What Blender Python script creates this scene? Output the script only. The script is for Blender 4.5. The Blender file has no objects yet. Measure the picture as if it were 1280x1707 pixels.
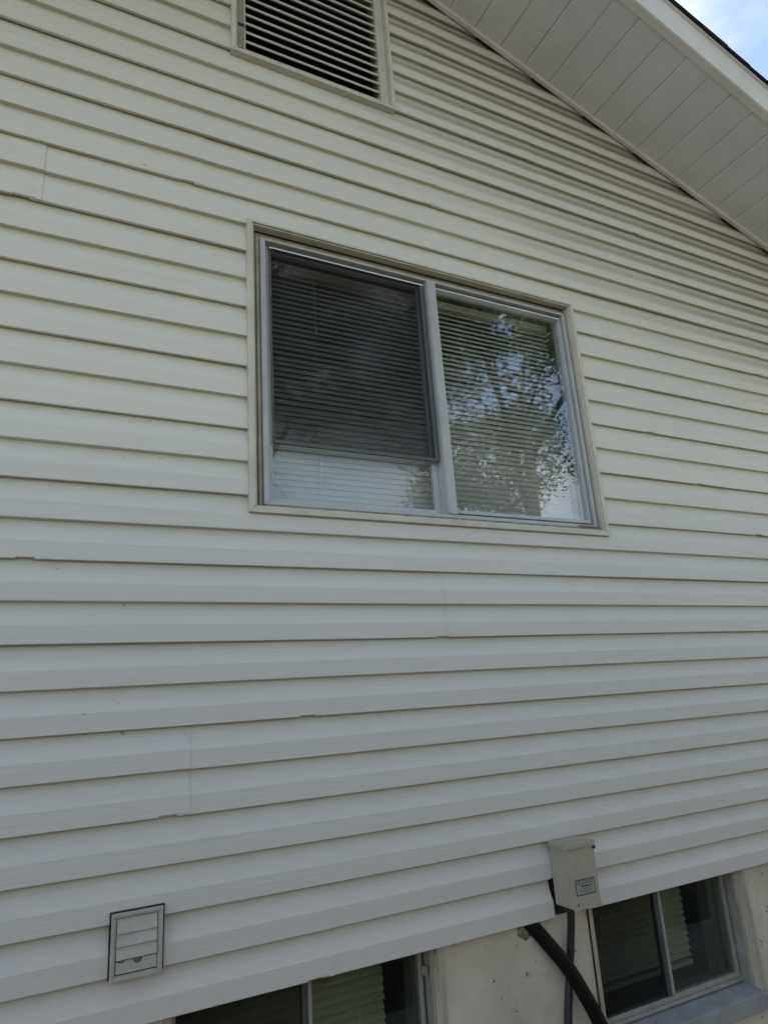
import bpy, math, random
from mathutils import Vector, Matrix
random.seed(7)
R = math.radians
SC = bpy.context.scene

# ------------------------------------------------------------------ camera, sky, sun, exposure
Z0 = 0.95                                   # height of the lowest siding edge above the ground
cam_d = bpy.data.cameras.new('camera'); cam = bpy.data.objects.new('camera', cam_d)
SC.collection.objects.link(cam); SC.camera = cam
cam_d.sensor_fit = 'VERTICAL'; cam_d.sensor_height = 36.0; cam_d.sensor_width = 27.0
cam_d.lens = 1106.5 / 1707.0 * 36.0
cam_d.clip_start = 0.05; cam_d.clip_end = 2000
YAW, PITCH, ROLL = 0.476202, 0.281095, -0.067930
fw = Vector((math.sin(YAW)*math.cos(PITCH), math.cos(YAW)*math.cos(PITCH), math.sin(PITCH)))
rt = Vector((math.cos(YAW), -math.sin(YAW), 0)); up = rt.cross(fw)
rt2 = math.cos(ROLL)*rt + math.sin(ROLL)*up; up2 = -math.sin(ROLL)*rt + math.cos(ROLL)*up
m = Matrix((rt2, up2, -fw)).transposed().to_4x4()
m.translation = Vector((0, -1.75216, Z0 + 0.62849)); cam.matrix_world = m

SUN_AZ, SUN_EL = R(-8), R(60)               # azimuth from +Y towards +X; the sun stands behind the roof
world = bpy.data.worlds.new('World'); SC.world = world; world.use_nodes = True
wn = world.node_tree; bg = wn.nodes['Background']
sky = wn.nodes.new('ShaderNodeTexSky'); sky.sky_type = 'NISHITA'; sky.sun_disc = False
sky.sun_elevation = SUN_EL; sky.sun_rotation = SUN_AZ
sky.air_density = 1.0; sky.dust_density = 0.1; sky.ozone_density = 1.0
# thin drifting cloud over the whole dome
tc = wn.nodes.new('ShaderNodeTexCoord'); cmp_ = wn.nodes.new('ShaderNodeMapping'); cmp_.inputs[3].default_value = (1, 1, 2.0); cmp_.inputs[1].default_value = (3.1, 2.2, 1.0)
cn = wn.nodes.new('ShaderNodeTexNoise'); cn.inputs['Scale'].default_value = 2.6; cn.inputs['Detail'].default_value = 7; cn.inputs['Roughness'].default_value = 0.52
cr = wn.nodes.new('ShaderNodeMapRange'); cr.interpolation_type = 'SMOOTHSTEP'; cr.inputs[1].default_value = 0.42; cr.inputs[2].default_value = 0.72; cr.inputs[4].default_value = 0.75
cmix = wn.nodes.new('ShaderNodeMix'); cmix.data_type = 'RGBA'; cmix.inputs[7].default_value = (4.6, 4.7, 4.9, 1)
wn.links.new(tc.outputs['Generated'], cmp_.inputs[0]); wn.links.new(cmp_.outputs[0], cn.inputs['Vector']); wn.links.new(cn.outputs[0], cr.inputs[0])
wn.links.new(cr.outputs[0], cmix.inputs[0]); wn.links.new(sky.outputs[0], cmix.inputs[6]); wn.links.new(cmix.outputs[2], bg.inputs[0]); bg.inputs[1].default_value = 0.10
sd = bpy.data.lights.new('sun', 'SUN'); sd.energy = 3.2; sd.angle = R(0.53); sd.color = (1, 0.95, 0.88)
sun = bpy.data.objects.new('sun', sd); SC.collection.objects.link(sun)
sv = Vector((math.sin(SUN_AZ)*math.cos(SUN_EL), math.cos(SUN_AZ)*math.cos(SUN_EL), math.sin(SUN_EL)))
sun.rotation_euler = sv.to_track_quat('Z', 'Y').to_euler(); sun.location = (12, 8, 20)
SC.view_settings.view_transform = 'Standard'; SC.view_settings.look = 'None'
SC.view_settings.gamma = 1.0; SC.view_settings.use_curve_mapping = False
SC.view_settings.exposure = 1.77
SC.view_settings.use_white_balance = True; SC.view_settings.white_balance_temperature = 7850; SC.view_settings.white_balance_tint = 8.5
SC.render.engine = 'CYCLES'
SC.cycles.max_bounces = 10; SC.cycles.diffuse_bounces = 5; SC.cycles.transparent_max_bounces = 24

# ------------------------------------------------------------------ helpers
COL = SC.collection
class MB:
    """collects faces of one mesh"""
    def __init__(s): s.v = []; s.f = []
    def quad(s, a, b, c, d):
        n = len(s.v); s.v += [tuple(a), tuple(b), tuple(c), tuple(d)]; s.f.append((n, n+1, n+2, n+3)); return s
    def tri(s, a, b, c):
        n = len(s.v); s.v += [tuple(a), tuple(b), tuple(c)]; s.f.append((n, n+1, n+2)); return s
    def hexa(s, p):
        n = len(s.v); s.v += [tuple(q) for q in p]
        for f in ((0,3,2,1),(4,5,6,7),(0,1,5,4),(1,2,6,5),(2,3,7,6),(3,0,4,7)): s.f.append(tuple(n+i for i in f))
        return s
    def box(s, x0, x1, y0, y1, z0, z1):
        return s.hexa([(x0,y0,z0),(x1,y0,z0),(x1,y1,z0),(x0,y1,z0),(x0,y0,z1),(x1,y0,z1),(x1,y1,z1),(x0,y1,z1)])
    def prism(s, poly, y0, y1):
        """polygon of (x, z), extruded in y"""
        n = len(s.v); k = len(poly)
        s.v += [(x, y0, z) for x, z in poly] + [(x, y1, z) for x, z in poly]
        s.f.append(tuple(range(n, n+k))); s.f.append(tuple(range(n+2*k-1, n+k-1, -1)))
        for i in range(k):
            j = (i+1) % k; s.f.append((n+i, n+k+i, n+k+j, n+j))
        return s
    def tube(s, path, rad, seg=12, cap=True):
        path = [Vector(p) for p in path]; rings = []
        rads = rad if isinstance(rad, (list, tuple)) else [rad]*len(path)
        ref = Vector((0.31, 0.2, 0.93)).normalized()
        for i, p in enumerate(path):
            t = (path[min(i+1, len(path)-1)] - path[max(i-1, 0)]).normalized()
            if abs(t.dot(ref)) > 0.95: ref2 = Vector((1, 0, 0))
            else: ref2 = ref
            a = t.cross(ref2).normalized(); b = t.cross(a); n = len(s.v)
            for k in range(seg):
                w = 2*math.pi*k/seg; s.v.append(tuple(p + (a*math.cos(w) + b*math.sin(w))*rads[i]))
            rings.append(n)
        for r0, r1 in zip(rings, rings[1:]):
            for k in range(seg):
                s.f.append((r0+k, r0+(k+1) % seg, r1+(k+1) % seg, r1+k))
        if cap:
            s.f.append(tuple(range(rings[0]+seg-1, rings[0]-1, -1))); s.f.append(tuple(range(rings[-1], rings[-1]+seg)))
        return s
    def mesh(s, name):
        me = bpy.data.meshes.new(name); me.from_pydata(s.v, [], s.f); me.update(); return me
    def build(s, name, mat, parent=None, bevel=0, smooth=False, weld=False):
        me = s.mesh(name); me.materials.append(mat); o = bpy.data.objects.new(name, me); COL.objects.link(o)
        if weld or bevel:
            import bmesh
            bm = bmesh.new(); bm.from_mesh(me); bmesh.ops.remove_doubles(bm, verts=bm.verts, dist=1e-5)
            bmesh.ops.recalc_face_normals(bm, faces=bm.faces)
            if bevel:
                es = [e for e in bm.edges if len(e.link_faces) == 2 and e.calc_face_angle(0) > 0.6]
                bmesh.ops.bevel(bm, geom=es, offset=bevel, segments=2, profile=0.6, affect='EDGES', clamp_overlap=True)
            bm.to_mesh(me); bm.free()
        if smooth:
            me.polygons.foreach_set('use_smooth', [True]*len(me.polygons))
        if parent: o.parent = parent
        return o
def empty(name, loc=(0, 0, 0), parent=None):
    o = bpy.data.objects.new(name, None); o.location = loc; o.empty_display_size = 0.1; COL.objects.link(o)
    if parent: o.parent = parent
    return o
def tag(o, label=None, cat=None, group=None, kind=None):
    if label: o['label'] = label
    if cat: o['category'] = cat
    if group: o['group'] = group
    if kind: o['kind'] = kind
    return o
def smooth_path(pts, n=8):
    pts = [Vector(p) for p in pts]; out = []
    for i in range(len(pts)-1):
        p0 = pts[max(i-1, 0)]; p1 = pts[i]; p2 = pts[i+1]; p3 = pts[min(i+2, len(pts)-1)]
        for k in range(n):
            t = k/n
            out.append(0.5*((2*p1)+(p2-p0)*t+(2*p0-5*p1+4*p2-p3)*t*t+(-p0+3*p1-3*p2+p3)*t**3))
    out.append(pts[-1]); return out

# ------------------------------------------------------------------ materials
class NT:
    def __init__(s, name):
        s.m = bpy.data.materials.new(name); s.m.use_nodes = True; s.t = s.m.node_tree
        s.b = s.t.nodes['Principled BSDF']; s.out = s.t.nodes['Material Output']
    def n(s, typ, **kw):
        nd = s.t.nodes.new(typ)
        for k, v in kw.items():
            if k.startswith('i_'): nd.inputs[int(k[2:])].default_value = v
            else: setattr(nd, k, v)
        return nd
    def l(s, a, b): s.t.links.new(a, b)
    def val(s, sock, v):
        if hasattr(v, 'links') or hasattr(v, 'is_output'): s.l(v, sock)
        else: sock.default_value = v
    def math(s, op, a, b=0.0, c=None):
        nd = s.n('ShaderNodeMath', operation=op)
        s.val(nd.inputs[0], a); s.val(nd.inputs[1], b)
        if c is not None: s.val(nd.inputs[2], c)
        return nd.outputs[0]
    def sstep(s, x, a, b):
        nd = s.n('ShaderNodeMapRange', interpolation_type='SMOOTHSTEP')
        s.val(nd.inputs[0], x); nd.inputs[1].default_value = a; nd.inputs[2].default_value = b
        nd.inputs[3].default_value = 0; nd.inputs[4].default_value = 1; nd.clamp = True
        return nd.outputs[0]
    def mix(s, fac, a, b, blend='MIX'):
        nd = s.n('ShaderNodeMix', data_type='RGBA', blend_type=blend)
        s.val(nd.inputs[0], fac); s.val(nd.inputs[6], a); s.val(nd.inputs[7], b)
        return nd.outputs[2]
    def pos(s, obj=False):
        if obj: return s.n('ShaderNodeTexCoord').outputs['Object']
        return s.n('ShaderNodeNewGeometry').outputs['Position']
    def noise(s, vec, scale, stretch=(1, 1, 1), detail=4, rough=0.55, off=(0, 0, 0)):
        mp = s.n('ShaderNodeMapping'); s.l(vec, mp.inputs[0]); mp.inputs[3].default_value = stretch; mp.inputs[1].default_value = off
        nz = s.n('ShaderNodeTexNoise'); s.l(mp.outputs[0], nz.inputs['Vector'])
        nz.inputs['Scale'].default_value = scale; nz.inputs['Detail'].default_value = detail; nz.inputs['Roughness'].default_value = rough
        return nz.outputs[0]
    def bump(s, h, strength, dist):
        bp = s.n('ShaderNodeBump'); bp.inputs['Strength'].default_value = strength; bp.inputs['Distance'].default_value = dist
        s.l(h, bp.inputs['Height']); s.l(bp.outputs[0], s.b.inputs['Normal']); return bp
    def set(s, col=None, rough=None, metal=None, spec=None):
        if col is not None: s.val(s.b.inputs['Base Color'], (*col, 1) if isinstance(col, tuple) and len(col) == 3 else col)
        if rough is not None: s.val(s.b.inputs['Roughness'], rough)
        if metal is not None: s.b.inputs['Metallic'].default_value = metal
        if spec is not None: s.b.inputs['Specular IOR Level'].default_value = spec
        return s
C4 = lambda *c: (c[0], c[1], c[2], 1)

P = 0.1016                                   # siding course height
RIDGE_X, RIDGE_Z, SLOPE = 0.752, 3.720, 0.343  # soffit plane, heights relative to Z0
def soffit_z(x): return Z0 + RIDGE_Z - SLOPE*abs(x - RIDGE_X)

def m_siding():
    t = NT('cream vinyl siding'); p = t.pos(); sp = t.n('ShaderNodeSeparateXYZ'); t.l(p, sp.inputs[0])
    x, z = sp.outputs[0], sp.outputs[2]
    ph = t.math('FRACT', t.math('DIVIDE', t.math('SUBTRACT', z, Z0 - 2*P), P))
    big = t.noise(p, 0.9, (1, 1, 1.6)); streak = t.noise(p, 3.0, (0.5, 1, 14), 5, 0.6); fine = t.noise(p, 60, (0.12, 1, 3), 4, 0.65)
    vert = t.noise(p, 5.0, (3.0, 1, 0.35), 4, 0.6)
    col = t.mix(big, C4(0.60, 0.603, 0.585), C4(0.655, 0.658, 0.645))
    col = t.mix(t.math('MULTIPLY', t.sstep(streak, 0.5, 0.75), 0.25), col, C4(0.50, 0.49, 0.435))
    # olive grime up under each butt, its colour also carrying bounced tint and shade
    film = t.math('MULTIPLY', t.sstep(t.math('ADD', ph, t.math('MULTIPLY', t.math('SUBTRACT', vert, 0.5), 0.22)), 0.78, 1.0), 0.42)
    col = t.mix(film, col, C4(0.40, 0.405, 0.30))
    # soot that settled on the ledges under the shelter of the rake soffit
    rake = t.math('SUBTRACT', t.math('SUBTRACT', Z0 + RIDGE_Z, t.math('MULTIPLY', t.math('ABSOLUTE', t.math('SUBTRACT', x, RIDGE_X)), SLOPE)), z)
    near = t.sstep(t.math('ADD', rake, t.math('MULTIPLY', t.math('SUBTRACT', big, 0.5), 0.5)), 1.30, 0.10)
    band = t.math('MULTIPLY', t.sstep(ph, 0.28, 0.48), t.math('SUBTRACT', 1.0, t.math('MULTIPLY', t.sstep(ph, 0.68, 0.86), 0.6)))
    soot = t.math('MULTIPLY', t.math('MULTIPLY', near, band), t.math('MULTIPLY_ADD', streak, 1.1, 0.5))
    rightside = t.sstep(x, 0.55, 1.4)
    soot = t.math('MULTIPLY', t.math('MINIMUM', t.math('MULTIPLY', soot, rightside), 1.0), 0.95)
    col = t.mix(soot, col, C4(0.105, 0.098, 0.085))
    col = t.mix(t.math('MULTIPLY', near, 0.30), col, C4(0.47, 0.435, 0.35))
    # dark scuffs caught along a few laps
    rowv = t.n('ShaderNodeCombineXYZ'); t.l(t.math('MULTIPLY', x, 1.6), rowv.inputs[0]); t.l(t.math('MULTIPLY', t.math('FLOOR', t.math('ADD', t.math('DIVIDE', t.math('SUBTRACT', z, Z0), P), 0.12)), 7.31), rowv.inputs[1])
    sc = t.noise(rowv.outputs[0], 1.0, detail=5, rough=0.6)
    lap = t.math('MAXIMUM', t.sstep(ph, 0.93, 0.98), t.sstep(ph, 0.03, 0.0))
    col = t.mix(t.math('MULTIPLY', t.math('MULTIPLY', t.sstep(sc, 0.66, 0.74), lap), 0.8), col, C4(0.10, 0.095, 0.08))
    # small specks and scuffs
    spk = t.noise(p, 38, (1, 1, 1.5), 2, 0.5)
    zone = t.noise(p, 1.7, (1, 1, 1), 2, 0.5, (4, 2, 1))
    col = t.mix(t.math('MULTIPLY', t.math('MULTIPLY', t.sstep(spk, 0.72, 0.78), t.sstep(zone, 0.56, 0.66)), 0.55), col, C4(0.16, 0.15, 0.13))
    t.set(col, t.math('MULTIPLY_ADD', fine, 0.22, 0.42), spec=0.35)
    grain = t.math('ADD', fine, t.math('MULTIPLY', t.noise(p, 9, (0.25, 1, 5), 3), 0.7))
    t.bump(grain, 0.42, 0.0022); return t.m

def m_plain(name, col, rough=0.5, metal=0.0, var=0.12, scale=6, stretch=(1, 1, 1), bump=0.0, dirt=0.0, dirtcol=(0.12, 0.11, 0.09), obj=False, spec=0.4, bscale=None):
    t = NT(name); p = t.pos(obj); n1 = t.noise(p, scale, stretch, 5, 0.6)
    d = tuple(c*(1-var) for c in col); h = tuple(min(1, c*(1+var*0.6)) for c in col)
    c = t.mix(t.sstep(n1, 0.3, 0.72), C4(*d), C4(*h))
    if dirt:
        n2 = t.noise(p, scale*2.3, stretch, 6, 0.7, (3, 5, 1)); c = t.mix(t.math('MULTIPLY', t.sstep(n2, 0.52, 0.78), dirt), c, C4(*dirtcol))
    t.set(c, t.math('MULTIPLY_ADD', n1, 0.2, rough-0.1), metal, spec)
    if bump: t.bump(t.noise(p, bscale or scale*6, stretch, 5, 0.65), 0.5, bump)
    return t.m

def m_foundation():
    t = NT('painted parged concrete'); p = t.pos()
    a = t.noise(p, 3.2, (1, 1, 0.8), 6, 0.6); b = t.noise(p, 42, detail=3); c = t.noise(p, 17, (1, 1, 0.7), 4, 0.6, (2, 7, 3)); g = t.noise(p, 150, detail=3)
    col = t.mix(t.sstep(a, 0.35, 0.68), C4(0.51, 0.485, 0.405), C4(0.63, 0.605, 0.525))
    col = t.mix(t.math('MULTIPLY', t.sstep(b, 0.63, 0.69), t.sstep(c, 0.44, 0.58)), col, C4(0.13, 0.12, 0.10))
    col = t.mix(t.math('MULTIPLY', t.sstep(c, 0.60, 0.78), 0.5), col, C4(0.29, 0.27, 0.22))
    t.set(col, 0.85, spec=0.2)
    h = t.math('ADD', t.math('MULTIPLY', c, 1.0), t.math('MULTIPLY', g, 0.35)); t.bump(h, 0.6, 0.006); return t.m

def m_glass(name, tint=(0.985, 0.992, 0.988), wav=0.0006, ior=1.52):
    t = NT(name); t.t.nodes.remove(t.b); p = t.pos()
    fr = t.n('ShaderNodeFresnel'); bf = t.n('ShaderNodeNewGeometry').outputs['Backfacing']
    t.l(t.math('MULTIPLY_ADD', bf, 1/ior-ior, ior), fr.inputs[0])   # a thin pane: the same mirror on both faces
    tr = t.n('ShaderNodeBsdfTransparent'); tr.inputs[0].default_value = C4(*tint)
    gl = t.n('ShaderNodeBsdfGlossy'); gl.inputs['Roughness'].default_value = 0.004
    gl.inputs[0].default_value = C4(0.95, 0.97, 1)
    bp = t.n('ShaderNodeBump'); bp.inputs['Strength'].default_value = 0.6; bp.inputs['Distance'].default_value = wav
    t.l(t.noise(p, 4.0, (1, 1, 2.2), 2, 0.4), bp.inputs['Height']); t.l(bp.outputs[0], gl.inputs['Normal'])
    # thin film of dust
    df = t.n('ShaderNodeBsdfDiffuse'); df.inputs[0].default_value = C4(0.5, 0.5, 0.47)
    mx = t.n('ShaderNodeMixShader'); t.l(fr.outputs[0], mx.inputs[0]); t.l(tr.outputs[0], mx.inputs[1]); t.l(gl.outputs[0], mx.inputs[2])
    m2 = t.n('ShaderNodeMixShader'); t.l(t.math('MULTIPLY', t.sstep(t.noise(p, 6, detail=5), 0.35, 0.8), 0.035), m2.inputs[0])
    t.l(mx.outputs[0], m2.inputs[1]); t.l(df.outputs[0], m2.inputs[2]); t.l(m2.outputs[0], t.out.inputs[0]); return t.m

def m_screen():
    t = NT('fine insect screen mesh'); t.t.nodes.remove(t.b)
    tr = t.n('ShaderNodeBsdfTransparent'); df = t.n('ShaderNodeBsdfDiffuse'); df.inputs[0].default_value = C4(0.022, 0.024, 0.026)
    mx = t.n('ShaderNodeMixShader'); t.l(t.math('MULTIPLY_ADD', t.noise(t.pos(), 5, detail=3), 0.10, 0.30), mx.inputs[0])
    t.l(tr.outputs[0], mx.inputs[1]); t.l(df.outputs[0], mx.inputs[2]); t.l(mx.outputs[0], t.out.inputs[0]); return t.m

def m_shingle():
    t = NT('dark asphalt shingle'); p = t.pos(); a = t.noise(p, 220, detail=3); b = t.noise(p, 5, detail=4)
    col = t.mix(t.sstep(a, 0.35, 0.7), C4(0.022, 0.022, 0.026), C4(0.075, 0.072, 0.075)); col = t.mix(t.math('MULTIPLY', b, 0.4), col, C4(0.05, 0.045, 0.045))
    t.set(col, 0.95, spec=0.15); t.bump(a, 0.8, 0.003); return t.m

def m_leaf(name, a, b):
    t = NT(name); t.t.nodes.remove(t.b); p = t.pos(); n = t.noise(p, 1.3, detail=4)
    oi = t.n('ShaderNodeNewGeometry'); rnd = oi.outputs['Random Per Island']
    col = t.mix(t.math('MULTIPLY_ADD', rnd, 0.6, t.math('MULTIPLY', n, 0.4)), C4(*a), C4(*b))
    d = t.n('ShaderNodeBsdfDiffuse'); tl = t.n('ShaderNodeBsdfTranslucent'); g = t.n('ShaderNodeBsdfGlossy'); g.inputs['Roughness'].default_value = 0.4
    g.inputs[0].default_value = C4(0.5, 0.5, 0.5)
    t.l(col, d.inputs[0]); t.l(t.mix(0.5, col, C4(0.12, 0.20, 0.02)), tl.inputs[0])
    m1 = t.n('ShaderNodeMixShader', i_0=0.4); t.l(d.outputs[0], m1.inputs[1]); t.l(tl.outputs[0], m1.inputs[2])
    m2 = t.n('ShaderNodeMixShader', i_0=0.06); t.l(m1.outputs[0], m2.inputs[1]); t.l(g.outputs[0], m2.inputs[2]); t.l(m2.outputs[0], t.out.inputs[0]); return t.m

M = dict(
    siding=m_siding(),
    trim=m_plain('cream vinyl trim', (0.55, 0.537, 0.485), 0.42, var=0.10, scale=9, stretch=(1, 1, 1), bump=0.0004, dirt=0.45, dirtcol=(0.26, 0.24, 0.18)),
    casing=m_plain('weathered tan casing', (0.27, 0.255, 0.21), 0.6, var=0.18, scale=14, dirt=0.5, bump=0.0006),
    bead=m_plain('bright white glazing bead', (0.66, 0.68, 0.70), 0.3),
    casing2=m_plain('grey brown weathered head flashing', (0.36, 0.345, 0.29), 0.6, var=0.18, scale=14, dirt=0.4, bump=0.0006),
    alu=m_plain('dull white aluminium', (0.42, 0.445, 0.485), 0.34, 0.05, var=0.08, scale=10, dirt=0.25, dirtcol=(0.2, 0.2, 0.2)),
    soffit=m_plain('cool white vinyl soffit', (0.69, 0.725, 0.785), 0.5, var=0.08, scale=2.5, bump=0.0004, dirt=0.10, bscale=60),
    fascia=m_plain('white coil fascia', (0.72, 0.73, 0.75), 0.38, 0.0, var=0.08, scale=3, bump=0.004, bscale=4, dirt=0.15),
    darkwrap=m_plain('dark backing felt', (0.035, 0.033, 0.03), 0.9),
    sheath=m_plain('sheathing board', (0.16, 0.13, 0.09), 0.9),
    found=m_foundation(),
    sill=m_plain('grey painted concrete sill', (0.34, 0.36, 0.39), 0.8, var=0.15, scale=12, bump=0.003, dirt=0.45, bscale=90),
    buck=m_plain('flaking cream window buck', (0.43, 0.41, 0.35), 0.7, var=0.2, scale=14, stretch=(2, 2, 0.5), bump=0.003, dirt=0.5),
    bframe=m_plain('grey steel sash', (0.36, 0.37, 0.36), 0.5, 0.1, var=0.15, scale=20, dirt=0.4),
    glass_left=m_glass('sliding sash glass', wav=0.0003, ior=1.42), glass=m_glass('window glass', wav=0.0003, ior=1.68), bglass=m_glass('basement glass', (0.80, 0.85, 0.81), 0.0003),
    screen=m_screen(),
    scrframe=m_plain('grey screen frame', (0.10, 0.105, 0.115), 0.45, 0.3),
    slat=m_plain('off white blind slat', (0.46, 0.46, 0.45), 0.5, var=0.06, dirt=0.15),
    bslat=m_plain('yellowed blind slat', (0.60, 0.57, 0.46), 0.5, var=0.08, dirt=0.2),
    cord=m_plain('white cord', (0.7, 0.68, 0.6), 0.7),
    room=m_plain('room plaster', (0.22, 0.21, 0.19), 0.9), droom=m_plain('basement plaster', (0.10, 0.095, 0.085), 0.9), carton=m_plain('brown cardboard', (0.20, 0.11, 0.06), 0.8),
    shingle=m_shingle(),
    louvre=m_plain('cream painted louvre', (0.50, 0.495, 0.465), 0.5, var=0.08, scale=12, dirt=0.3),
    attic=m_plain('attic black screen', (0.012, 0.012, 0.015), 0.9),
    box=m_plain('beige grey enamelled steel', (0.40, 0.378, 0.325), 0.42, 0.1, var=0.08, scale=18, dirt=0.2, bump=0.0002),
    ink=m_plain('black print', (0.02, 0.022, 0.025), 0.6), sticker=m_plain('silver label', (0.36, 0.38, 0.39), 0.35, 0.2),
    bright=m_plain('bright screw steel', (0.65, 0.65, 0.65), 0.3, 0.8),
    rubber=m_plain('matt black rubber', (0.006, 0.0065, 0.0065), 0.7, var=0.3, scale=30, dirt=0.15, dirtcol=(0.02, 0.02, 0.018), spec=0.2),
    conduit=m_plain('slate grey conduit', (0.035, 0.036, 0.042), 0.5, var=0.2, scale=25, dirt=0.3, dirtcol=(0.12, 0.12, 0.12)),
    caulk_shade=m_plain('dark caulk', (0.022, 0.024, 0.022), 0.8),  # also stands in for shaded gaps around and inside the exhaust vent
    ventframe=m_plain('chalky grey vent frame', (0.43, 0.43, 0.40), 0.6, var=0.12, scale=30, dirt=0.35, dirtcol=(0.2, 0.19, 0.16)),
    flap=m_plain('dusty white plastic flap', (0.48, 0.475, 0.455), 0.55, var=0.12, scale=26, dirt=0.3, dirtcol=(0.22, 0.22, 0.22)),
    grime=m_plain('grey lint grime', (0.15, 0.145, 0.145), 0.95, var=0.4, scale=120),
    foam=m_plain('dirty grey sealing foam', (0.26, 0.25, 0.215), 0.9, var=0.35, scale=60, bump=0.004),
    concrete=m_plain('pale broom finished concrete', (0.27, 0.26, 0.24), 0.9, var=0.2, scale=1.2, dirt=0.2, bump=0.004, bscale=70),
    oldwood=m_plain('weathered cedar', (0.13, 0.105, 0.075), 0.9, var=0.3, scale=4, stretch=(3, 3, 0.4), bump=0.003),
    bark=m_plain('dark grey bark', (0.036, 0.032, 0.027), 0.9, var=0.35, scale=7, stretch=(2, 2, 0.4), bump=0.02),
    leaf=m_leaf('mid green leaves', (0.030, 0.072, 0.014), (0.075, 0.14, 0.03)), leaf2=m_leaf('dark green leaves', (0.022, 0.055, 0.012), (0.05, 0.10, 0.025)),
)
def m_grass():
    t = NT('dull lawn'); p = t.pos(); a = t.noise(p, 0.7, detail=6, rough=0.65); b = t.noise(p, 45, detail=4)
    col = t.mix(a, C4(0.060, 0.062, 0.050), C4(0.115, 0.115, 0.098)); col = t.mix(t.math('MULTIPLY', b, 0.5), col, C4(0.05, 0.055, 0.022))  # dull grey-green tones mixed by noise
    t.set(col, 0.95, spec=0.1); t.bump(b, 1.0, 0.03); return t.m
M['grass'] = m_grass()

# ------------------------------------------------------------------ ground
mb = MB(); mb.quad((-250, -250, 0), (250, -250, 0), (250, 250, 0), (-250, 250, 0))
tag(mb.build('lawn', M['grass']), 'mown green lawn around the house', 'lawn', kind='structure')

wk = MB().box(-40, 40, -1.7, -0.5, -0.12, 0.012).build('bounce_walkway', M['concrete']); tag(wk, 'unseen grey concrete paving, added to bounce light up the wall', 'bounce_walkway', kind='structure')  # unseen paving, added to bounce light onto the wall and soffit
for i in range(40):
    x0 = -40+i*2.0; MB().box(x0+0.006, x0+1.994, -1.694, -0.506, 0.0125, 0.035).build('bounce_slab', M['concrete'], wk, bevel=0.006)

# ------------------------------------------------------------------ the house
house = empty('house', (RIDGE_X, 4.5, 0))
tag(house, 'gabled house wall in cream horizontal siding above a painted concrete foundation', 'house')
HINV = Matrix.Translation((-RIDGE_X, -4.5, 0))
def hp(o, parent=None):
    """parent to the house (or one of its parts) keeping world coordinates"""
    if parent is None or parent is house:
        o.parent = house; o.matrix_parent_inverse = HINV
    else: o.parent = parent
    return o
XL, XR_ = RIDGE_X - 4.1, RIDGE_X + 4.1      # side walls
DEPTH = 9.0
WIN = (0.494, 1.812, 1.181, 2.133)           # holes: x0, x1, z0, z1 relative to Z0
VENT = (0.445, 1.058, 2.846, 3.470)
BW = [(1.531, 2.215, -0.372, 0.02), (0.303, 0.987, -0.372, 0.02)]
DIS = (1.372, 1.500, -0.5, 0.104)            # siding cut away behind the disconnect box

def holed_wall(mb, y0, y1, xs, zs, holes, top=None):
    def q(x, z): return (x, min(z, top(x)) if top else z)
    def inhole(xa, xb, za, zb):
        xm, zm = (xa+xb)/2, (za+zb)/2
        return any(h[0] < xm < h[1] and Z0+h[2] < zm < Z0+h[3] for h in holes)
    for xa, xb in zip(xs, xs[1:]):
        for za, zb in zip(zs, zs[1:]):
            if inhole(xa, xb, za, zb): continue
            c = [q(xa, za), q(xb, za), q(xb, zb), q(xa, zb)]
            if abs(c[0][1]-c[3][1]) < 1e-6 and abs(c[1][1]-c[2][1]) < 1e-6: continue
            mb.quad(*[(a, y0, b) for a, b in c]); mb.quad(*[(a, y1, b) for a, b in reversed(c)])
    for h in holes:
        x0, x1, z0, z1 = h[0], h[1], Z0+h[2], Z0+h[3]
        mb.quad((x0, y0, z0), (x0, y0, z1), (x0, y1, z1), (x0, y1, z0)); mb.quad((x1, y0, z0), (x1, y1, z0), (x1, y1, z1), (x1, y0, z1))
        mb.quad((x0, y0, z0), (x0, y1, z0), (x1, y1, z0), (x1, y0, z0)); mb.quad((x0, y0, z1), (x1, y0, z1), (x1, y1, z1), (x0, y1, z1))
def lines(lo, hi, step, extra):
    n = int((hi-lo)/step); s = {round(lo+i*(hi-lo)/n, 4) for i in range(n+1)} | {round(e, 4) for e in extra}
    return sorted(s)
mb = MB()
holed_wall(mb, 0.0240, 0.16, lines(XL, XR_, 0.2, [RIDGE_X, WIN[0], WIN[1], VENT[0], VENT[1]]),
           lines(Z0-0.0, Z0+3.9, 0.3, [Z0+WIN[2], Z0+WIN[3], Z0+VENT[2], Z0+VENT[3]]), [WIN, VENT], lambda x: soffit_z(x)+0.10)
wall = hp(mb.build('gable_wall', M['darkwrap']))
mb = MB()
mb.box(XL, XL+0.15, 0.162, DEPTH, 0, soffit_z(XL)+0.1); hp(mb.build('side_wall', M['siding']))
hp(MB().box(XR_-0.15, XR_, 0.162, DEPTH, 0, soffit_z(XR_)+0.1).build('side_wall', M['siding']))
mb = MB(); mb.prism([(XL, 0), (XR_, 0), (XR_, soffit_z(XR_)+0.1), (RIDGE_X, soffit_z(RIDGE_X)+0.1), (XL, soffit_z(XL)+0.1)], DEPTH+0.002, DEPTH+0.15)
hp(mb.build('rear_wall', M['siding']))
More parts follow.
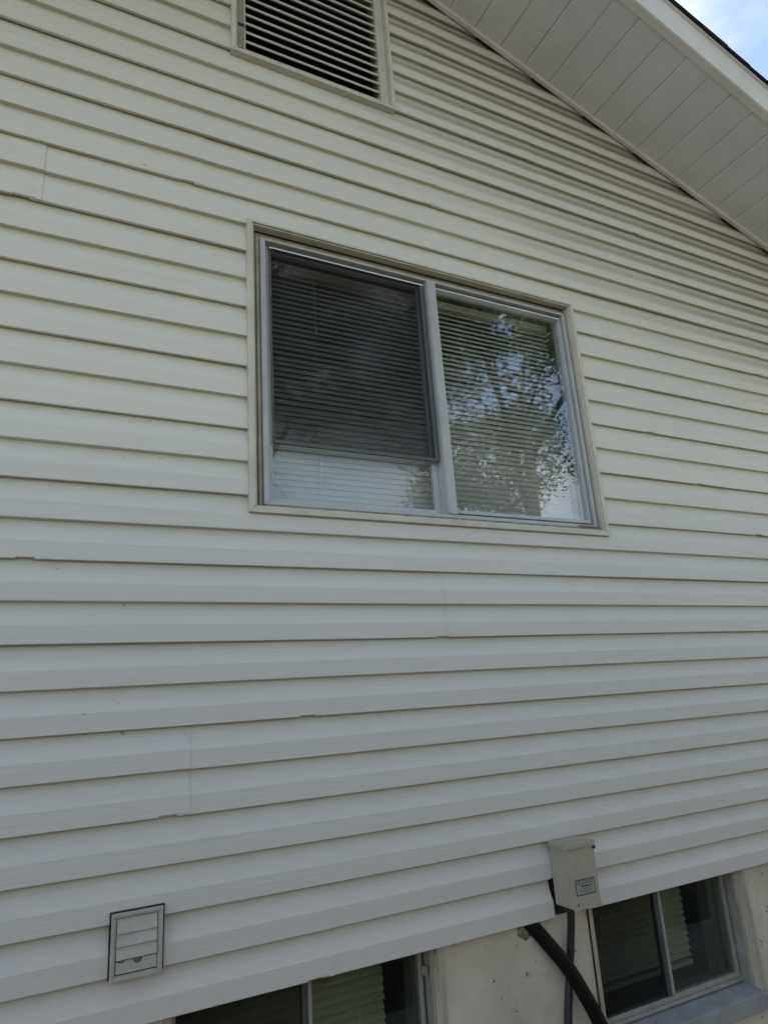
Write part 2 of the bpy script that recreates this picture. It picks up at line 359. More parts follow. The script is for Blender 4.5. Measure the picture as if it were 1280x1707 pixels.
# floors, ceiling and partitions inside keep the rooms dark
mb = MB(); mb.box(XL+0.15, XR_-0.15, 0.165, DEPTH, Z0+0.10, Z0+0.35); mb.box(XL+0.15, XR_-0.15, 0.165, DEPTH, Z0+2.42, Z0+2.5)
mb.box(XL+0.15, XR_-0.15, 3.4, 3.5, Z0+0.352, Z0+2.418); mb.box(-1.2, -1.1, 0.165, 3.398, Z0+0.352, Z0+2.418); mb.box(2.9, 3.0, 0.165, 3.398, Z0+0.352, Z0+2.418)
hp(mb.build('room_partition', M['room']))
mb = MB(); mb.box(XL+0.15, XR_-0.15, 2.6, 2.7, 0.01, Z0+0.098); hp(mb.build('basement_partition', M['droom']))

# --- siding: double-course panels with a recessed cove above a flat face
JOINTS = {0: [0.684], 1: [2.62], 2: [0.331], 3: [0.685], 4: [-1.35, 1.127], 5: [-0.011], 6: [-1.8, 2.75], 7: [2.45], 8: [-0.9, 2.2], 9: [3.05],
          10: [-0.097, 3.02], 11: [0.346], 12: [1.228], 13: [-0.6, 2.35], 14: [-1.5, 1.75], 15: [-0.3], 16: [1.3], 17: [0.2]}
COVE = [(0.0026, 0.0466), (0.0072, 0.0570), (0.0110, 0.0680), (0.0138, 0.0800), (0.0152, 0.0920), (0.0156, 0.0985)]
PROF = ([(0.0112, 0.0046), (0.0108, 0.0007), (0.0022, -0.0001), (0.0006, 0.0014), (0.0010, 0.0440), (0.0014, 0.0456)] + COVE +
        [(0.0148, 0.1006), (0.0024, 0.1014), (0.0006, 0.1030), (0.0010, 0.1456), (0.0014, 0.1472)] + [(y, z+P) for y, z in COVE[:-1]] + [(0.0158, 0.2030), (0.0162, 0.2180)])
HOLES = [WIN, VENT, DIS]
def split_profile(k):
    """profile of panel k in absolute z, split where an opening edge crosses it"""
    out = []; base = Z0 + 2*P*k
    pts = [(y, base+z) for y, z in PROF]
    cuts = sorted(Z0+h[i] for h in HOLES for i in (2, 3))
    for (ya, za), (yb, zb) in zip(pts, pts[1:]):
        out.append((ya, za))
        for c in (cuts if zb > za else cuts[::-1]):
            if min(za, zb)+1e-4 < c < max(za, zb)-1e-4:
                t = (c-za)/(zb-za); out.append((ya+(yb-ya)*t, c))
    out.append(pts[-1]); return out
def siding_panel(k, x0, x1, end_lap):
    rnd = random.Random(k*31+int(x0*100)); pr = split_profile(k); mb = MB()
    a = [(rnd.uniform(0.00025, 0.0007), rnd.uniform(1.2, 3.8), rnd.uniform(0, 6.3)) for _ in range(3)]
    b = [(rnd.uniform(0.0003, 0.0008), rnd.uniform(0.8, 4.5), rnd.uniform(0, 6.3)) for _ in range(3)]
    short = rnd.uniform(-0.016, -0.006)
    def dz(x): return sum(p*math.sin(q*x+r) for p, q, r in a)
    def dy(x): return sum(p*math.sin(q*x+r) for p, q, r in b)
    def P3(x, y, z, i):
        lim = Z0+RIDGE_Z-0.010-short*1.0
        xlo = RIDGE_X-(lim-z)/SLOPE; xhi = RIDGE_X+(lim-z)/SLOPE
        if xlo > xhi: xlo = xhi = RIDGE_X
        xx = min(max(x, xlo), xhi)
        yy = y + dy(xx) + 0.0009
        zz = z + dz(xx)
        if end_lap:
            t = max(0, 1-(x1-xx)/0.28); yy -= 0.0019*t*t
            if i <= 3 and 0.012 < x1-xx < 0.07: zz += 0.0030
        return (xx, yy, zz)
    xs = lines(x0, x1, 0.11, [h[j] for h in HOLES for j in (0, 1) if x0 < h[j] < x1] + ([x1-0.011, x1-0.069, x1-0.072, x1-0.013] if end_lap else []))
    for i, ((ya, za), (yb, zb)) in enumerate(zip(pr, pr[1:])):
        zm = (za+zb)/2
        for xa, xb in zip(xs, xs[1:]):
            xm = (xa+xb)/2
            if any(h[0] < xm < h[1] and Z0+h[2] < zm < Z0+h[3] for h in HOLES): continue
            q = [P3(xa, ya, za, i), P3(xb, ya, za, i), P3(xb, yb, zb, i+1), P3(xa, yb, zb, i+1)]
            if abs(q[0][0]-q[1][0]) < 1e-6 and abs(q[2][0]-q[3][0]) < 1e-6: continue
            mb.quad(*q)
        if end_lap:                                    # cut end of the vinyl sheet
            p0 = P3(x1, ya, za, i); p1 = P3(x1, yb, zb, i+1)
            mb.quad(p0, (p0[0], p0[1]+0.0034, p0[2]), (p1[0], p1[1]+0.0034, p1[2]), p1)
    if not mb.f: return
    o = mb.build('siding_panel', M['siding'], wall, weld=False)
for k in range(18):
    js = sorted(JOINTS.get(k, [])); full = []
    lo = XL-0.02; hi = XR_+0.02
    pts = sorted(js); 
    while pts and pts[0]-lo > 3.9: pts.insert(0, pts[0]-3.66)
    while pts and hi-pts[-1] > 3.9: pts.append(pts[-1]+3.66)
    edges = [lo]+pts+[hi]
    for i, (a, b) in enumerate(zip(edges, edges[1:])):
        a2 = a-(0.03 if i else 0); segs = [(a2, b, i < len(edges)-2)]
        for h in (WIN, VENT):
            if h[2] < 2*P*k+0.006 and h[3] > 2*P*(k+1)-0.003:
                new = []
                for (p, q, e) in segs:
                    if p < h[0] < q: new.append((p, h[0], False))
                    if p < h[1] < q: new.append((h[1], q, e))
                    if q <= h[0] or p >= h[1]: new.append((p, q, e))
                segs = new
        for sgm in segs: siding_panel(k, *sgm)

# --- foundation with two window openings, each with its own buck and sill
mb = MB()
xs = lines(XL+0.03, XR_-0.03, 0.4, [h[j] for h in BW for j in (0, 1)]); zs = lines(0.0, Z0+0.03, 0.2, [Z0+BW[0][2], Z0+0.02])
holed_wall(mb, 0.026, 0.23, xs, zs, BW)
found = hp(mb.build('foundation_wall', M['found']))

def basement_window(x0, x1, name='basement_window'):
    z0, z1 = Z0-0.372, Z0+0.02; yg = 0.10
    w = hp(empty(name, ((x0+x1)/2, yg, z0))); w.location = ((x0+x1)/2, yg, z0)
    off = Vector(w.location)
    def part(mb, nm, mat, bevel=0.0):
        o = mb.build(nm, mat, bevel=bevel); o.data.transform(Matrix.Translation(-off)); o.parent = w; return o
    e = 0.001
    # sloping sill
    part(MB().hexa([(x0-0.01, 0.018, z0-0.05), (x1+0.01, 0.018, z0-0.05), (x1+0.01, yg+0.06, z0-0.05), (x0-0.01, yg+0.06, z0-0.05),
                    (x0-0.01, 0.018, z0+0.001), (x1+0.01, 0.018, z0+0.001), (x1+0.01, yg+0.06, z0+0.014), (x0-0.01, yg+0.06, z0+0.014)]), 'sill', M['sill'], 0.003)
    # bucks: face strips beside the opening, and inner reveal boards
    part(MB().box(x0-0.020, x0-e, 0.0215, 0.06, z0+0.002, z1), 'buck', M['buck'], 0.002)
    part(MB().box(x1+e, x1+0.016, 0.0225, 0.06, z0+0.002, z1), 'buck', M['buck'], 0.002)
    part(MB().box(x1-0.008, x1+0.004, 0.052, 0.064, z0+0.004, z1), 'stop_bead', M['buck'], 0.003)
    part(MB().box(x1-0.004, x1+0.012, 0.064, 0.15, z0+0.004, z1), 'buck', M['bframe'], 0.001)
    part(MB().box(x0-0.012, x0+0.004, 0.061, 0.15, z0+0.004, z1), 'buck', M['bframe'], 0.001)
    for xx in (x0, x1): part(MB().box(xx-0.003, xx+0.003, 0.151, 0.232, z0+0.004, z1), 'shade_lining', M['droom'])  # dark boards, added so the reveal behind the sash reads as unlit
    part(MB().box(x0+0.004, x1-0.004, 0.162, 0.232, z0-0.002, z0+0.003), 'shade_lining', M['droom'])
    # sash frame
    zb = z0+0.014
    part(MB().box(x0+0.004+e, x1-0.004-e, yg-0.010, yg+0.03, zb, zb+0.011), 'frame', M['bframe'], 0.0015)
    part(MB().box(x0+0.006, x1-0.006, yg-0.004, yg+0.02, zb+0.0115, zb+0.026), 'frame', M['bframe'], 0.0015)
    part(MB().box(x1-0.022, x1-0.0125, yg-0.006, yg+0.02, zb+0.0265, z1-0.001), 'frame', M['bframe'], 0.0015)
    part(MB().box(x0+0.008, x0+0.020, yg-0.006, yg+0.02, zb+0.0265, z1-0.001), 'frame', M['bframe'], 0.0015)
    xm = (x0+x1)/2
    part(MB().box(xm-0.002, xm+0.008, yg-0.014, yg+0.014, zb+0.0262, z1-0.001), 'mullion', M['bframe'], 0.0015)
    part(MB().box(xm-0.016, xm-0.0025, yg-0.008, yg+0.012, zb+0.0262, z1-0.001), 'mullion', M['scrframe'], 0.001)
    part(MB().box(x0+0.02, xm-0.002, yg+0.010, yg+0.013, zb+0.024, z1), 'pane', M['bglass'])
    part(MB().box(xm+0.002, x1-0.014, yg+0.004, yg+0.007, zb+0.024, z1), 'pane', M['bglass'])
    part(MB().box(x0+0.018, xm-0.012, yg-0.003, yg-0.0024, zb+0.02, z1), 'screen', M['screen'])
    if name == 'basement_window' and x0 < 1:
        part(MB().box(x1-0.020, x1-0.006, yg-0.018, yg-0.0065, Z0-0.082, Z0-0.062).box(x1-0.016, x1-0.009, yg-0.03, yg-0.018, Z0-0.084, Z0-0.060), 'latch', M['bright'], 0.001)
    return w
bw1 = basement_window(*BW[0][:2]); bw2 = basement_window(*BW[1][:2])
bw1['label'] = 'basement window under the steel box'; bw2['label'] = 'basement window low in the middle'

# --- roof: soffit planks, rake channel, fascia, deck and shingle courses
mb = MB()
for sgn in (-1, 1):
    xa, xb = RIDGE_X, RIDGE_X + sgn*4.4
    pts = [(xa, soffit_z(xa)+0.012), (xb, soffit_z(xb)+0.012), (xb, soffit_z(xb)+0.155), (xa, soffit_z(xa)+0.155)]
    mb.prism(pts, -0.441, DEPTH+0.4)
roof = hp(mb.build('roof', M['sheath']))
sofb = MB()
for sgn in (-1, 1):
    xa, xb = RIDGE_X, RIDGE_X + sgn*4.4
    sofb.prism([(xa, soffit_z(xa)+0.0065), (xb, soffit_z(xb)+0.0065), (xb, soffit_z(xb)+0.0105), (xa, soffit_z(xa)+0.0105)], -0.4405, -0.003)
soffit = hp(sofb.build('soffit', M['casing']))
PW = 0.1290
def plank_mesh(sgn, groove):
    mb = MB(); g = 0.0013; c = 0.0036
    pr = [(g, 0.006), (g, 0.0022+groove), (g+c, 0.0), (PW-g-c, 0.0), (PW-g, 0.0022+groove), (PW-g, 0.006)]
    for (xa, za), (xb, zb) in zip(pr, pr[1:]):
        q = [(sgn*xa, -0.4385, za-SLOPE*xa), (sgn*xb, -0.4385, zb-SLOPE*xb), (sgn*xb, -0.004, zb-SLOPE*xb), (sgn*xa, -0.004, za-SLOPE*xa)]
        mb.quad(*q)
    me = mb.mesh('soffit_plank'); me.materials.append(M['soffit']); return me
PM = {s: plank_mesh(s, 0.0) for s in (-1, 1)}
first_r = 1.6370 - PW*7                       # keeps the seams where the photograph has them
for sgn in (1, -1):
    for i in range(34):
        x0 = first_r + PW*i
        if sgn < 0: x0 = RIDGE_X - (first_r+PW*i-RIDGE_X)
        if abs(x0-RIDGE_X) > 4.25: break
        o = bpy.data.objects.new('soffit_plank', PM[sgn]); COL.objects.link(o); o.parent = soffit
        o.location = (x0, random.uniform(-0.001, 0.001), soffit_z(x0)+random.uniform(-0.0006, 0.0012)+(0.0015 if i % 2 else 0))
        o.rotation_euler.y = sgn*random.uniform(-0.004, 0.004)
for sgn in (-1, 1):
    xa, xb = RIDGE_X, RIDGE_X + sgn*4.38
    def slab(y0, y1, za, zb, nm, mat, par, bevel=0.002, xa=xa, xb=xb):
        pts = [(xa, soffit_z(xa)+za), (xb, soffit_z(xb)+za), (xb, soffit_z(xb)+zb), (xa, soffit_z(xa)+zb)]
        return hp(MB().prism(pts, y0, y1).build(nm, mat, bevel=bevel), par)
    slab(-0.0210, -0.0030, -0.0185, 0.0050, 'rake_channel', M['fascia'], soffit, 0.002)
    # fascia wrapped in coil stock, slightly wavy
    mb = MB(); n = 60; rnd = random.Random(5+sgn)
    ph = [rnd.uniform(0, 6) for _ in range(4)]
    sec = [(-0.4395, -0.0045), (-0.4700, -0.0060), (-0.4760, -0.0035), (-0.4765, 0.004), (-0.4755, 0.020), (-0.4765, 0.085), (-0.4755, 0.150), (-0.470, 0.160), (-0.440, 0.160)]
    rows = []
    for i in range(n+1):
        x = xa+(xb-xa)*i/n; w = 0.0012*math.sin(3.1*x+ph[0])+0.0008*math.sin(7.3*x+ph[1]); v = 0.0012*math.sin(2.3*x+ph[2])
        rows.append([(x, y+(w if y < -0.45 else 0)*(1.6 if 0.01 < z < 0.14 else 0.6), soffit_z(x)+z+v) for y, z in sec])
    for r0, r1 in zip(rows, rows[1:]):
        for j in range(len(sec)-1): mb.quad(r0[j], r1[j], r1[j+1], r0[j+1])
    hp(mb.build('fascia', M['fascia'], weld=True), roof)
    slab(-0.484, -0.43, 0.1615, 0.1665, 'drip_edge', M['fascia'], roof, 0.001)
    # shingle courses, laid from the eave up, their cut ends showing at the rake
    L = 4.45; ex = 0.143; nc = int(L*math.sqrt(1+SLOPE**2)/ex)
    for i in range(nc):
        s0 = i*ex; s1 = s0+0.30
        cs = 1/math.sqrt(1+SLOPE**2)
        xl = RIDGE_X+sgn*(L-s0*cs); xu = RIDGE_X+sgn*max(L-s1*cs, 0)
        ylo = -0.492+random.uniform(-0.007, 0.006)
        zl, zu = soffit_z(xl)+0.168, soffit_z(xu)+0.168
        lift, th = 0.014+random.uniform(-0.002, 0.004), 0.006
        if sgn > 0 and random.random() < 0.3: lift += 0.004
        p = [(xl, ylo, zl+lift-th), (xu, ylo+random.uniform(-0.003, 0.003), zu+0.002), (xu, DEPTH+0.45, zu+0.002), (xl, DEPTH+0.45, zl+lift-th),
             (xl, ylo, zl+lift), (xu, ylo, zu+0.007), (xu, DEPTH+0.45, zu+0.007), (xl, DEPTH+0.45, zl+lift)]
        hp(MB().hexa(p).build('shingle', M['shingle']), roof)

# ------------------------------------------------------------------ main window (part of the house)
def ring_bars(x0, x1, z0, z1, w, y0, y1):
    """four mitred bars: bottom, right, top, left"""
    wl, wr, wb, wt = w
    o = [(x0, z0), (x1, z0), (x1, z1), (x0, z1)]; i = [(x0+wl, z0+wb), (x1-wr, z0+wb), (x1-wr, z1-wt), (x0+wl, z1-wt)]
    g = 0.0003; out = []
    for k in range(4):
        j = (k+1) % 4; out.append(MB().prism([o[k], o[j], i[j], i[k]], y0, y1))
    return out
window = hp(empty('window', (1.152, 0.02, Z0+1.18))); window.location = (1.152, 0.02, Z0+1.18)
woff = Vector(window.location)
def wp(mb, nm, mat, bevel=0.0, smooth=False):
    o = mb.build(nm, mat, bevel=bevel, smooth=smooth); o.data.transform(Matrix.Translation(-woff)); o.parent = window; return o
zr = lambda v: Z0+v
for b in ring_bars(0.480, 1.8265, zr(1.1675), zr(2.1465), (0.0175, 0.0145, 0.0165, 0.0085), -0.0100, 0.0155): wp(b, 'trim_channel', M['trim'], 0.0016)
for b in ring_bars(0.4985, 1.8110, zr(1.1850), zr(2.1370), (0.004, 0.0045, 0.004, 0.004), -0.004, 0.048): wp(b, 'trim_return', M['trim'], 0.0008)
for b in ring_bars(0.5030, 1.8060, zr(1.1892), zr(2.1325), (0.014, 0.006, 0.006, 0.014), 0.030, 0.070): wp(b, 'casing', M['casing'], 0.001)
for b in ring_bars(0.5175, 1.7995, zr(1.1955), zr(2.1180), (0.010, 0.004, 0.004, 0.0115), 0.024, 0.070): wp(b, 'casing', M['casing2'], 0.0012)
for b in ring_bars(0.5290, 1.7950, zr(1.2000), zr(2.1060), (0.0165, 0.010, 0.012, 0.0075), 0.014, 0.075): wp(b, 'frame', M['alu'], 0.0012)
for b in ring_bars(0.5460, 1.7845, zr(1.2125), zr(2.0980), (0.0165, 0.005, 0.008, 0.003), 0.040, 0.075): wp(b, 'frame', M['alu'], 0.001)
# right, fixed light
XM0, XM1 = 1.1460, 1.1825
for n_, b in enumerate(ring_bars(XM1+0.0005, 1.7790, zr(1.2210), zr(2.0890), (0.003, 0.006, 0.012, 0.0055), 0.026, 0.050)): wp(b, 'glazing_bead', M['bead'] if n_ == 2 else M['alu'], 0.0008)
wp(MB().box(XM0, XM1, 0.010, 0.060, zr(1.2125), zr(2.0985)), 'mullion', M['alu'], 0.002)
wp(MB().box(XM0+0.003, XM0+0.0065, 0.0075, 0.0097, zr(1.2130), zr(2.0960)), 'mullion_rib', M['alu'], 0.0008)
for y in (0.038, 0.049): wp(MB().box(XM1-0.002, 1.7780, y, y+0.0028, zr(1.2215), zr(2.0885)), 'pane', M['glass'])
# left, sliding sash behind an insect screen
for b in ring_bars(0.5630, XM0-0.0005, zr(1.2210), zr(2.0890), (0.006, 0.020, 0.014, 0.006), 0.050, 0.068): wp(b, 'sash', M['alu'], 0.0015)
for y in (0.054, 0.065): wp(MB().box(0.567, XM0-0.018, y, y+0.0028, zr(1.233), zr(2.086)), 'pane', M['glass_left'])
for b in ring_bars(0.5635, XM0-0.004, zr(1.398), zr(2.0885), (0.004, 0.0165, 0.011, 0.0055), 0.0265, 0.034): wp(b, 'screen_frame', M['alu'] if False else M['scrframe'], 0.001)
wp(MB().box(0.566, XM0-0.018, 0.0300, 0.0304, zr(1.404), zr(2.085)), 'screen', M['screen'])
wp(MB().box(0.5635, XM0-0.004, 0.0262, 0.0338, zr(2.0830), zr(2.0888)), 'glazing_bead', M['bead'], 0.0008)
# drilled weep holes and a sealant lump at the sill corner
for x, z in ((1.138, 2.1275), (1.787, 2.1265), (0.512, 2.1265)): wp(MB().tube([(x, 0.0205, zr(z)), (x, 0.0225, zr(z))], 0.0032, 8), 'hole_plug', M['ink'])
wp(MB().box(0.530, 1.793, 0.006, 0.0128, zr(1.1905), zr(1.1985)).box(1.70, 1.7925, 0.0045, 0.0125, zr(1.199), zr(1.2065)), 'sill_sealant', M['foam'], 0.002)
window['label'] = 'sliding window with a screened left half'

# ------------------------------------------------------------------ gable vent (part of the house)
vent = hp(empty('gable_vent', (0.752, 0.01, Z0+2.84))); vent.location = (0.752, 0.01, Z0+2.84); voff = Vector(vent.location)
def vp(mb, nm, mat, bevel=0.0):
    o = mb.build(nm, mat, bevel=bevel); o.data.transform(Matrix.Translation(-voff)); o.parent = vent; return o
for b in ring_bars(0.4320, 1.0715, zr(2.8300), zr(3.4850), (0.016, 0.014, 0.013, 0.014), -0.011, 0.0155): vp(b, 'trim_channel', M['trim'], 0.0018)
for b in ring_bars(0.4485, 1.0570, zr(2.8435), zr(3.4705), (0.003, 0.003, 0.003, 0.003), -0.004, 0.030): vp(b, 'trim_return', M['trim'], 0.0006)
for b in ring_bars(0.4520, 1.0535, zr(2.8470), zr(3.4670), (0.034, 0.036, 0.016, 0.034), 0.006, 0.070): vp(b, 'frame', M['louvre'], 0.002)
vp(MB().box(0.4575, 0.4800, 0.0040, 0.0058, zr(2.868), zr(3.455)), 'stile_strip', M['casing'], 0.0006)
vp(MB().box(0.4590, 0.4820, 0.0030, 0.0042, zr(2.9665), zr(2.9815)), 'tar_smudge', M['caulk_shade'])
vp(MB().box(0.47, 1.03, 0.112, 0.114, zr(2.85), zr(3.46)), 'screen_attic_dark', M['attic'])  # opaque black sheet for the screen and the unlit attic behind it
lb = MB(); w = (0.4865, 1.0170)
lx0, lx1 = w
# one louvre: a vertical lip and a blade that slopes up and in
lb.box(lx0, lx1, 0.012, 0.0145, -0.006, 0.0038)
lb.hexa([(lx0, 0.0146, -0.0055), (lx1, 0.0146, -0.0055), (lx1, 0.060, 0.052), (lx0, 0.060, 0.052),
         (lx0, 0.0146, -0.0035), (lx1, 0.0146, -0.0035), (lx1, 0.060, 0.054), (lx0, 0.060, 0.054)])
lm = lb.mesh('louvre'); lm.materials.append(M['louvre'])
for i in range(14):
    o = bpy.data.objects.new('louvre', lm); COL.objects.link(o); o.parent = vent
    o.location = Vector((random.uniform(-0.0006, 0.0006), random.uniform(-0.001, 0.001), zr(2.874 + 0.0428*i))) - voff

# ------------------------------------------------------------------ blinds (hang behind the glass)
def blind(name, x0, x1, ztop, zbot, y, pitch, width, tilt, mat, label, group=None, uneven=0.0):
    b = empty(name, ((x0+x1)/2, y, ztop)); tag(b, label, 'blind', group)
    hw = (x1-x0)/2; H = ztop-zbot
    MB().box(-hw, hw, -0.013, 0.013, -0.028, 0).build('headrail', mat, b, bevel=0.002)
    n = int((H-0.05)/pitch); rnd = random.Random(int(x0*1000))
    sb = MB(); seg = 4
    for i in range(seg):
        u0, u1 = -0.5+i/seg, -0.5+(i+1)/seg
        f = lambda u: (u*width, 0.0016*(1-4*u*u))
        (a, za), (c, zc) = f(u0), f(u1); sb.quad((-hw, a, za), (hw, a, za), (hw, c, zc), (-hw, c, zc))
    me = sb.mesh('slat'); me.materials.append(mat)
    for i in range(n):
        z = -0.042-i*pitch
        o = bpy.data.objects.new('slat', me); COL.objects.link(o); o.parent = b
        fr = i/max(1, n-1); tl = tilt(fr) + rnd.gauss(0, 0.02)
        o.location = (rnd.uniform(-0.0015, 0.0015), 0, z+rnd.gauss(0, 0.0006))
        o.rotation_euler = (tl, rnd.gauss(0, 0.0012)+uneven*math.sin(i*1.7), 0)   # outer edge hangs low
    MB().box(-hw, hw, -0.011, 0.011, -H, -H+0.014).build('bottom_rail', mat, b, bevel=0.003)
    for u in (-0.72, 0.0, 0.72):
        MB().tube([(u*hw, -width*0.5, -0.02), (u*hw, -width*0.5, -H)], 0.0007, 5).build('ladder_cord', M['cord'], b)
    return b
bl = blind('venetian_blind', 0.575, 1.775, Z0+2.095, Z0+1.215, 0.115, 0.0196, 0.025,
      lambda f: R(51 + 11*min(1, f/0.55) + 20*max(0, (f-0.55)/0.45)**0.8), M['slat'], 'white venetian blind hanging behind the upper sliding window', uneven=0.0006)
t = MB().tube([(0.742-1.175, -0.022, -0.23), (0.742-1.175, -0.022, -0.256)], [0.0022, 0.0035], 8).tube([(0.742-1.175, -0.022, -0.03), (0.742-1.175, -0.022, -0.23)], 0.0006, 5)
t.build('pull_cord', M['cord'], bl)
blind('basement_blind', 1.575, 2.155, Z0+0.01, Z0-0.337, 0.255, 0.0225, 0.026, lambda f: R(52), M['bslat'], 'yellowed blind inside the basement window beside the steel box')
blind('basement_blind', 0.347, 0.927, Z0+0.01, Z0-0.42, 0.255, 0.0225, 0.026, lambda f: R(52), M['bslat'], 'dim blind inside the lower middle basement window')

# ------------------------------------------------------------------ steel disconnect box on the siding
bx = empty('electrical_box', (1.429, -0.001, Z0+0.036)); tag(bx, 'small beige steel electrical box with a capped top, mounted over the siding edge', 'electrical box')
def bp_(mb, nm, mat, bevel=0.0):
    o = mb.build(nm, mat, bevel=bevel); o.data.transform(Matrix.Translation(-Vector(bx.location))); o.parent = bx; return o
b0, b1 = 1.3765, 1.4800
bp_(MB().box(b0+0.001, b1-0.001, -0.0720, -0.0025, zr(0.0360), zr(0.1900)), 'body', M['box'], 0.0018)
bp_(MB().box(b0, b1, -0.0800, -0.0735, zr(0.0365), zr(0.1915)), 'front_cover', M['box'], 0.0015)
bp_(MB().box(b0+0.001, b1+0.0015, -0.0845, -0.0805, zr(0.0335), zr(0.0385)), 'bottom_lip', M['box'], 0.001)
bp_(MB().box(b0-0.0035, b1+0.0035, -0.0845, -0.0035, zr(0.1890), zr(0.2050)), 'cap', M['box'], 0.003)
bp_(MB().box(b1-0.006, b1+0.0040, -0.0828, -0.0760, zr(0.1810), zr(0.1895)), 'hinge', M['caulk_shade'], 0.0008)
bp_(MB().tube([(b0-0.0042, -0.0755, zr(0.1915)), (b0-0.0028, -0.0755, zr(0.1915))], 0.0022, 10), 'screw', M['bright'])
for sx_, sz_ in ((b0+0.010, 0.178), (b1-0.010, 0.048)): bp_(MB().tube([(sx_, -0.0815, zr(sz_)), (sx_, -0.0798, zr(sz_))], 0.0024, 10), 'screw', M['bright'])
bp_(MB().tube([(1.405, -0.024, zr(0.0355)), (1.4065, -0.0235, zr(0.022))], 0.0155, 12), 'conduit_nut', M['conduit'])
bp_(MB().box(b0+0.004, b0+0.0068, -0.0730, -0.0722, zr(0.038), zr(0.187)), 'seam', M['casing'])
# printed sticker: border, sheet and rows of worn print
sx0, sx1, sz0, sz1 = 1.3935, 1.4655, zr(0.0680), zr(0.1085)
bp_(MB().box(sx0, sx1, -0.08032, -0.0801, sz0, sz1), 'sticker', M['ink'])
bp_(MB().box(sx0+0.0028, sx1-0.0028, -0.08052, -0.08034, sz0+0.0026, sz1-0.0026), 'sticker_sheet', M['sticker'])
pr = MB(); rnd = random.Random(3)
for zc, hh, xa, xb in ((0.0345, 0.0022, 0.006, 0.066), (0.0296, 0.0030, 0.006, 0.066), (0.0225, 0.0056, 0.020, 0.062), (0.0165, 0.0018, 0.010, 0.062), (0.0120, 0.0018, 0.012, 0.060), (0.0080, 0.0016, 0.010, 0.058)):
    x = sx0+xa
    while x < sx0+xb:
        wd = rnd.uniform(0.6, 1.5)*hh*0.8
        pr.box(x, min(x+wd, sx0+xb), -0.08068, -0.08054, sz0+zc-hh/2*rnd.uniform(0.6, 1), sz0+zc+hh/2); x += wd+rnd.uniform(0.25, 0.6)*hh
bp_(pr, 'sticker_print', M['ink'])
bp_(MB().box(1.3920, 1.3955, -0.0803, -0.0801, zr(0.0425), zr(0.0475)).box(1.3962, 1.3990, -0.0803, -0.0801, zr(0.0465), zr(0.0480)).box(1.3985, 1.4005, -0.0803, -0.0801, zr(0.0435), zr(0.0470)).box(1.4005, 1.4045, -0.0803, -0.0801, zr(0.0475), zr(0.0492)), 'maker_mark', M['ink'])
bp_(MB().box(1.4010, 1.4048, -0.0803, -0.0801, zr(0.0428), zr(0.0466)), 'maker_mark', M['bright'])

cp = smooth_path([(1.405, -0.024, zr(0.036)), (1.4117, -0.022, zr(0.0115)), (1.4207, 0.002, zr(-0.0541)), (1.4165, 0.013, zr(-0.1172)), (1.3996, 0.014, zr(-0.1889)), (1.3828, 0.014, zr(-0.2683)), (1.357, 0.014, zr(-0.45)), (1.35, 0.012, zr(-0.97))])
cd = MB().tube(cp, 0.0110, 14).build('conduit', M['conduit'], smooth=True)
tag(cd, 'thin dark grey conduit running down from the steel electrical box', 'conduit')
hpth = smooth_path([(1.282, 0.060, zr(0.012)), (1.287, 0.034, zr(0.004)), (1.2965, 0.021, zr(-0.0063)), (1.3384, 0.008, zr(-0.0581)), (1.3857, -0.008, zr(-0.1234)), (1.4237, -0.018, zr(-0.1921)), (1.4641, -0.024, zr(-0.2749)), (1.52, -0.026, zr(-0.41)), (1.56, -0.026, zr(-0.62)), (1.575, -0.026, zr(-0.97))], 10)
hs = MB().tube(hpth, 0.0205, 18).build('drain_hose', M['rubber'], smooth=True)
tag(hs, 'thick matt black hose slanting down from under the siding across the conduit', 'hose')
import bmesh
bmh = bmesh.new(); bmesh.ops.create_icosphere(bmh, subdivisions=4, radius=1.0); rnd = random.Random(11)
from mathutils import noise as mnoise
for v in bmh.verts:
    d = 1+0.45*mnoise.noise(v.co*2.1)+0.22*mnoise.noise(v.co*6.0+Vector((3, 1, 2)))
    v.co = Vector((v.co.x*0.026*d, v.co.y*0.005*d, v.co.z*0.020*d + (-0.012*max(0, mnoise.noise(v.co*3.3)) if v.co.z < 0 else 0)))
me = bpy.data.meshes.new('hole_sealant'); bmh.to_mesh(me); bmh.free(); me.materials.append(M['foam'])
me.polygons.foreach_set('use_smooth', [True]*len(me.polygons))
fo = bpy.data.objects.new('hole_sealant', me); COL.objects.link(fo); fo.location = (1.279, 0.0255, zr(-0.016)); hp(fo, found)
crk = MB()
for pts in ([(1.513, zr(-0.0)), (1.5115, zr(-0.07)), (1.5125, zr(-0.13)), (1.511, zr(-0.21)), (1.512, zr(-0.30))], ):
    for (xa, za), (xb, zb) in zip(pts, pts[1:]): crk.box(min(xa, xb)-0.0008, max(xa, xb)+0.0012, 0.0212, 0.0262, zb, za-0.0005)
hp(crk.build('buck_joint', M['caulk_shade']), found)

